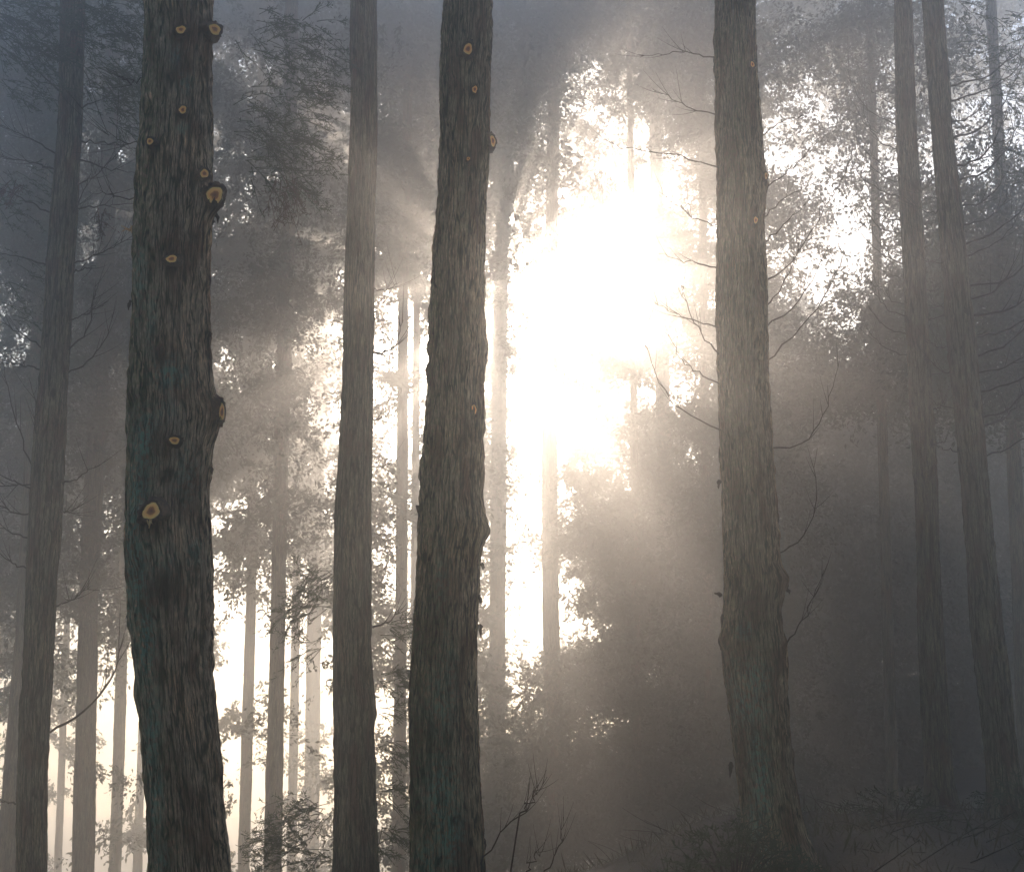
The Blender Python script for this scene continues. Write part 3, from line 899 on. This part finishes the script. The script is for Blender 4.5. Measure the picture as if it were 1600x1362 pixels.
deep = []  # extra far boughs, added to stop light leaking through dense foliage
for _ in range(40000):
    px = rf.uniform(-150, 1750); py = rf.uniform(0, 1362)
    v = plan_at(px, py)
    # 40000 tries over 38 x 27 cells = 39 tries in each
    if v > 7.6 and rf.rand() < (v - 7.2) * (1.4 if py > 560 or px > 1180 and py > 420 else .6) / 39:
        p = at(px, py, rf.uniform(50, 60))
        if p[2] > ground_z(p[0], p[1]): deep.append(p)
    if rf.rand() > v ** 1.8 * .145 / 39: continue
    best, bd = 'far', 1e9
    for t in mids:
        pr = sorted(t['prof'])
        tx = np.interp(py, [p[0] for p in pr], [(p[1] + p[2]) / 2 for p in pr])
        dm = abs(px - tx) * t['Y'] / F
        sc = dm * rf.uniform(.5, 1.5)
        if py > 640 and t['Y'] < 30: continue      # no low boughs on the nearer ones
        if dm < 1.9 and sc < bd: best, bd = t['k'], sc
    if best == 'far' or rf.rand() < .25:
        Yb = rf.uniform(38, 56); best = 'far'
    else:
        Yb = TY[best] + rf.uniform(-1.8, 1.8)
    p = at(px, py, Yb)
    if p[2] < ground_z(p[0], p[1]) + .3: continue
    boughs[best].append(p)
# tops of the crowns above the picture, and the dense top of the wood
for t in TREES:
    zt = shapes[t['k']][0][-1]
    z0 = at(800, 0, t['Y'])[2] + (.6 if t['Y'] > 20 else 3.2)
    nb = 26 if t['Y'] > 20 else 34
    for _ in range(nb):
        z_ = rf.uniform(z0, zt + .3)
        cr_ = .4 + (2.0 if t['Y'] > 20 else 2.6) * (zt + .6 - z_) / (zt + .6 - z0) ** 1
        a = rf.uniform(0, 6.28); q = cr_ * math.sqrt(rf.rand())
        cx_ = np.interp(z_, shapes[t['k']][0], shapes[t['k']][1])
        boughs[t['k']].append(np.array([cx_ + q * math.cos(a), t['Y'] + q * math.sin(a), z_]))
for _ in range(420):
    Yb = rf.uniform(40, 56)
    p = at(rf.uniform(-250, 1850), -10, Yb); p[2] = rf.uniform(p[2], 24.5)
    boughs['far'].append(p)
nleaf_tot = 0
for k, bl in boughs.items():
    if not bl: continue
    P = np.array(bl)
    if k == 'far':
        size = rf.uniform(.8, 1.5, len(P)); Vv, Ff = far_boughs(P, size, 440, .135, rf)
        # the wood deepens behind; unseen boughs round the viewer are added to cut skylight
        D2 = np.array(deep); V2, F2 = far_boughs(D2, rf.uniform(.9, 1.6, len(D2)), 400, .20, rf)
        n3 = 900
        az = rf.uniform(R_(33), R_(327), n3); rad_ = rf.uniform(22, 36, n3)
        S3 = np.stack([rad_ * np.sin(az), rad_ * np.cos(az), rf.uniform(1, 22, n3) ** 1.0], -1)
        n4 = 260
        S4 = np.stack([rf.uniform(-16, 16, n4), rf.uniform(-20, 8, n4), rf.uniform(13, 20, n4)], -1)
        S3 = np.concatenate([S3, S4])
        V3, F3 = far_boughs(S3, rf.uniform(1.4, 2.4, len(S3)), 150, .38, rf)
        Ff = np.concatenate([Ff, F2 + len(Vv), F3 + len(Vv) + len(V2)]); Vv = np.concatenate([Vv, V2, V3])
        o = mesh('distant_wood', Vv, Ff, M_LEAF_FAR, smooth=False)
        tag(o, 'mass of misty foliage filling the far side of the wood behind the trunks, with added unseen boughs round the viewer', 'woodland', kind='stuff')
    else:
        size = rf.uniform(.55, 1.15, len(P)); Vv, Ff = far_boughs(P, size, 460, .0031 * TY[k] if TY[k] > 20 else .15, rf)
        mesh_on('crown', Vv, Ff, M_LEAF_FAR, roots[k], smooth=False)
    nleaf_tot += len(Ff)
print('leaf faces', nleaf_tot, {k: len(v) for k, v in boughs.items()})

# ------------------------------------------------------------------ undergrowth on the bank
def on_ground(px, Y):
    """ground point under a photo column at distance Y"""
    x = (px - 800) / F * Y * math.cos(PITCH)
    return np.array([x, Y, float(ground_z(x, Y))])


def shrub(px, Y, r0, h, n, label, name='evergreen_shrub', length=.3, leaf=.05, lean=0):
    b = on_ground(px, Y)
    rt = empty(name, b, label, 'shrub')
    acc = Acc(); st = Acc()
    r = np.random.RandomState(int(px))
    for _ in range(n):
        a = r.uniform(0, 6.28); e = r.uniform(.1, 1) ** .6
        q = np.array([math.cos(a) * r0 * e, math.sin(a) * r0 * e * .8, h * r.uniform(.15, 1) * (1 - .45 * e)])
        p = b + q
        d = q * [1, 1, .3] / (np.linalg.norm(q) + 1e-6) + np.array([lean, 0, .35]) + r.randn(3) * .25
        acc.add(*spray(p, d, length * r.uniform(.6, 1.2), r, 1.1, droop=.45, leaf=leaf))
        if r.rand() < .3: st.add(*tube(smooth_line([b - [0, 0, .05], b + q * .5 + [0, 0, .08], p], 6), np.linspace(.01, .003, 6), 4, 1))
    st.add(*tube(smooth_line([b - [0, 0, .08], b + [0, 0, h * .5]], 4), np.linspace(.014, .008, 4), 5, 1))
    Vv, Ff = acc.get(); mesh_on('foliage', Vv, Ff, M_LEAF, rt, smooth=False)
    Vv, Ff = st.get(); mesh_on('stem', Vv, Ff, M_TWIG, rt)
    return rt


shrub(1140, 10.4, .40, .74, 150, 'dense dark evergreen shrub against the left foot of the trunk with flaking bark', length=.2)
shrub(1050, 9.6, .26, .74, 40, 'loose drooping evergreen seedling left of the dense shrub at the bank', length=.24)
shrub(1230, 10.2, .25, .26, 40, 'low leafy tuft in front of the flared foot of the trunk with flaking bark', length=.16)
shrub(1395, 13.5, .35, .40, 40, 'dark low shrub on the bank below the dim thin trunk', length=.22)
shrub(1590, 14.0, .4, .5, 40, 'dark low shrub at the right corner of the bank', length=.22)


def bare_shrub(px, Y, lines, label, r0=.006):
    b = on_ground(px, Y)
    rt = empty('bare_shrub', b, label, 'shrub')
    for i, l in enumerate(lines):
        pts = [(l[0][0], l[0][1])] + l[1:]
        start = at(*l[0], Y)
        acc = Acc()
        acc.add(*tube(smooth_line([b - [0, 0, .05], (b + start) / 2 + [0.02, 0, 0], start], 6), np.linspace(r0 * 1.2, r0, 6), 5, i))
        Vv, Ff = acc.get(); mesh_on('stem', Vv, Ff, M_TWIG, rt)
        branch(rt, pts, Y, r0, dY=.1, twigs=4, seed=i + 900, twig_len=.16, up=.9)


bare_shrub(748, 8.0, [[(752, 1345), (790, 1292), (825, 1262), (855, 1213)], [(812, 1270), (836, 1250), (842, 1225)]], 'bare forked twig rising to the right from behind the thick dark central trunk', .005)
bare_shrub(862, 8.4, [[(850, 1362), (868, 1340), (878, 1310), (881, 1275)], [(822, 1362), (835, 1345), (850, 1325)]], 'short bare twigs at the bottom edge below the pale central trunk', .0045)

# litter, grass and dead sticks (nobody could count them)
rg = np.random.RandomState(77)
n = 26000
gx = rg.uniform(.5, 9, n); gy = rg.uniform(8, 24, n)
clump = np.sin(gx * 2.3 + gy) * np.sin(gy * 1.7 - gx * .8) + rg.randn(n) * .5
kp = clump > -.2
gx, gy = gx[kp], gy[kp]
B = np.stack([gx, gy, ground_z(gx, gy) - .01], -1)
D = rg.randn(len(B), 3) * [.5, .5, .25]; D[:, 2] = np.abs(D[:, 2]) + .45
D /= np.linalg.norm(D, axis=1)[:, None]
ln = rg.uniform(.04, .18, len(B)) * (1 + .8 * (rg.rand(len(B)) < .08))
V1, F1 = blades(B, B + D * ln[:, None], ln * .035, rg)
o = mesh('undergrowth', V1, F1, M_GRASS, smooth=False)
tag(o, 'thin tangle of grass and dead stems covering the dark bank', 'undergrowth', kind='stuff')
acc = Acc()
for i in range(500):
    x_, y_ = rg.uniform(.8, 9), rg.uniform(9, 22)
    p = np.array([x_, y_, float(ground_z(x_, y_)) + rg.uniform(0, .05)])
    a = rg.uniform(0, 6.28); l_ = rg.uniform(.15, .7)
    d = np.array([math.cos(a), math.sin(a), rg.uniform(-.05, .5)]) * l_
    acc.add(*tube(smooth_line([p, p + d * .5 + rg.randn(3) * .03, p + d], 5), np.linspace(.006, .002, 5), 4, i))
Vv, Ff = acc.get()
o = mesh('dead_twigs', Vv, Ff, M_TWIG)
tag(o, 'dead twigs littering the bank among the grass', 'twigs', kind='stuff')

# pale fallen stick at the right edge
p0 = at(1568, 1314, 14.0); p1 = at(1612, 1306, 14.1)
Vv, Ff = tube(smooth_line([p0, (p0 + p1) / 2 + [0, 0, .01], p1], 8), np.linspace(.022, .030, 8), 8, 3, .06)
lg = mesh('fallen_branch', Vv, Ff, plain('weathered wood', (.16, .11, .075), .8))
tag(lg, 'pale fallen branch lying on the bank at the right edge', 'branch')

# ------------------------------------------------------------------ air
bpy.ops.mesh.primitive_cube_add(size=1)
hz = bpy.context.object
hz.name = 'haze'
x0, x1, y0, y1, z0, z1 = -175, 175, -65, 265, -14.5, 27.5
hz.scale = (x1 - x0, y1 - y0, z1 - z0)
hz.location = ((x0 + x1) / 2, (y0 + y1) / 2, (z0 + z1) / 2)
tag(hz, 'thin morning mist filling the wood', 'mist', kind='stuff')
HM, nt, N, L = new_mat('mist')
pv = node(nt, 'ShaderNodeVolumePrincipled')
pv.inputs['Color'].default_value = (.98, .98, .98, 1)
pv.inputs['Density'].default_value = .017
pv.inputs['Anisotropy'].default_value = .9
o = node(nt, 'ShaderNodeOutputMaterial'); L.new(pv.outputs[0], o.inputs['Volume'])
hz.data.materials.append(HM)

# ------------------------------------------------------------------ light
SUN_PX = (770, 445)
sd = ray(*SUN_PX); sd = sd / np.linalg.norm(sd)
elev = math.asin(sd[2]); azim = math.atan2(sd[0], sd[1])
sun_d = bpy.data.lights.new('sun', 'SUN')
sun_d.energy = 2.0
sun_d.angle = R_(.5)
sun_d.color = (1.0, .81, .64)
sun = bpy.data.objects.new('sun', sun_d)
C.objects.link(sun)
sun.rotation_euler = Vector([float(v) for v in sd]).to_track_quat('Z', 'Y').to_euler()
sun.location = (0, 0, 40)

w = bpy.data.worlds.new('World')
bpy.context.scene.world = w
w.use_nodes = True
nt = w.node_tree
bg = nt.nodes['Background']
sky = nt.nodes.new('ShaderNodeTexSky')
sky.sky_type = 'NISHITA'
sky.sun_disc = False
sky.sun_elevation = elev
sky.sun_rotation = azim
sky.ozone_density = 1.4
sky.dust_density = .6
nt.links.new(sky.outputs[0], bg.inputs[0])
bg.inputs[1].default_value = .12

sc = bpy.context.scene
sc.view_settings.view_transform = 'Standard'
sc.view_settings.look = 'None'
sc.view_settings.exposure = 1.25
cy = sc.cycles
cy.max_bounces = 6
cy.diffuse_bounces = 2
cy.glossy_bounces = 1
cy.transmission_bounces = 2
cy.volume_bounces = 2
cy.transparent_max_bounces = 4
cy.use_denoising = True
cy.sample_clamp_indirect = 4.0
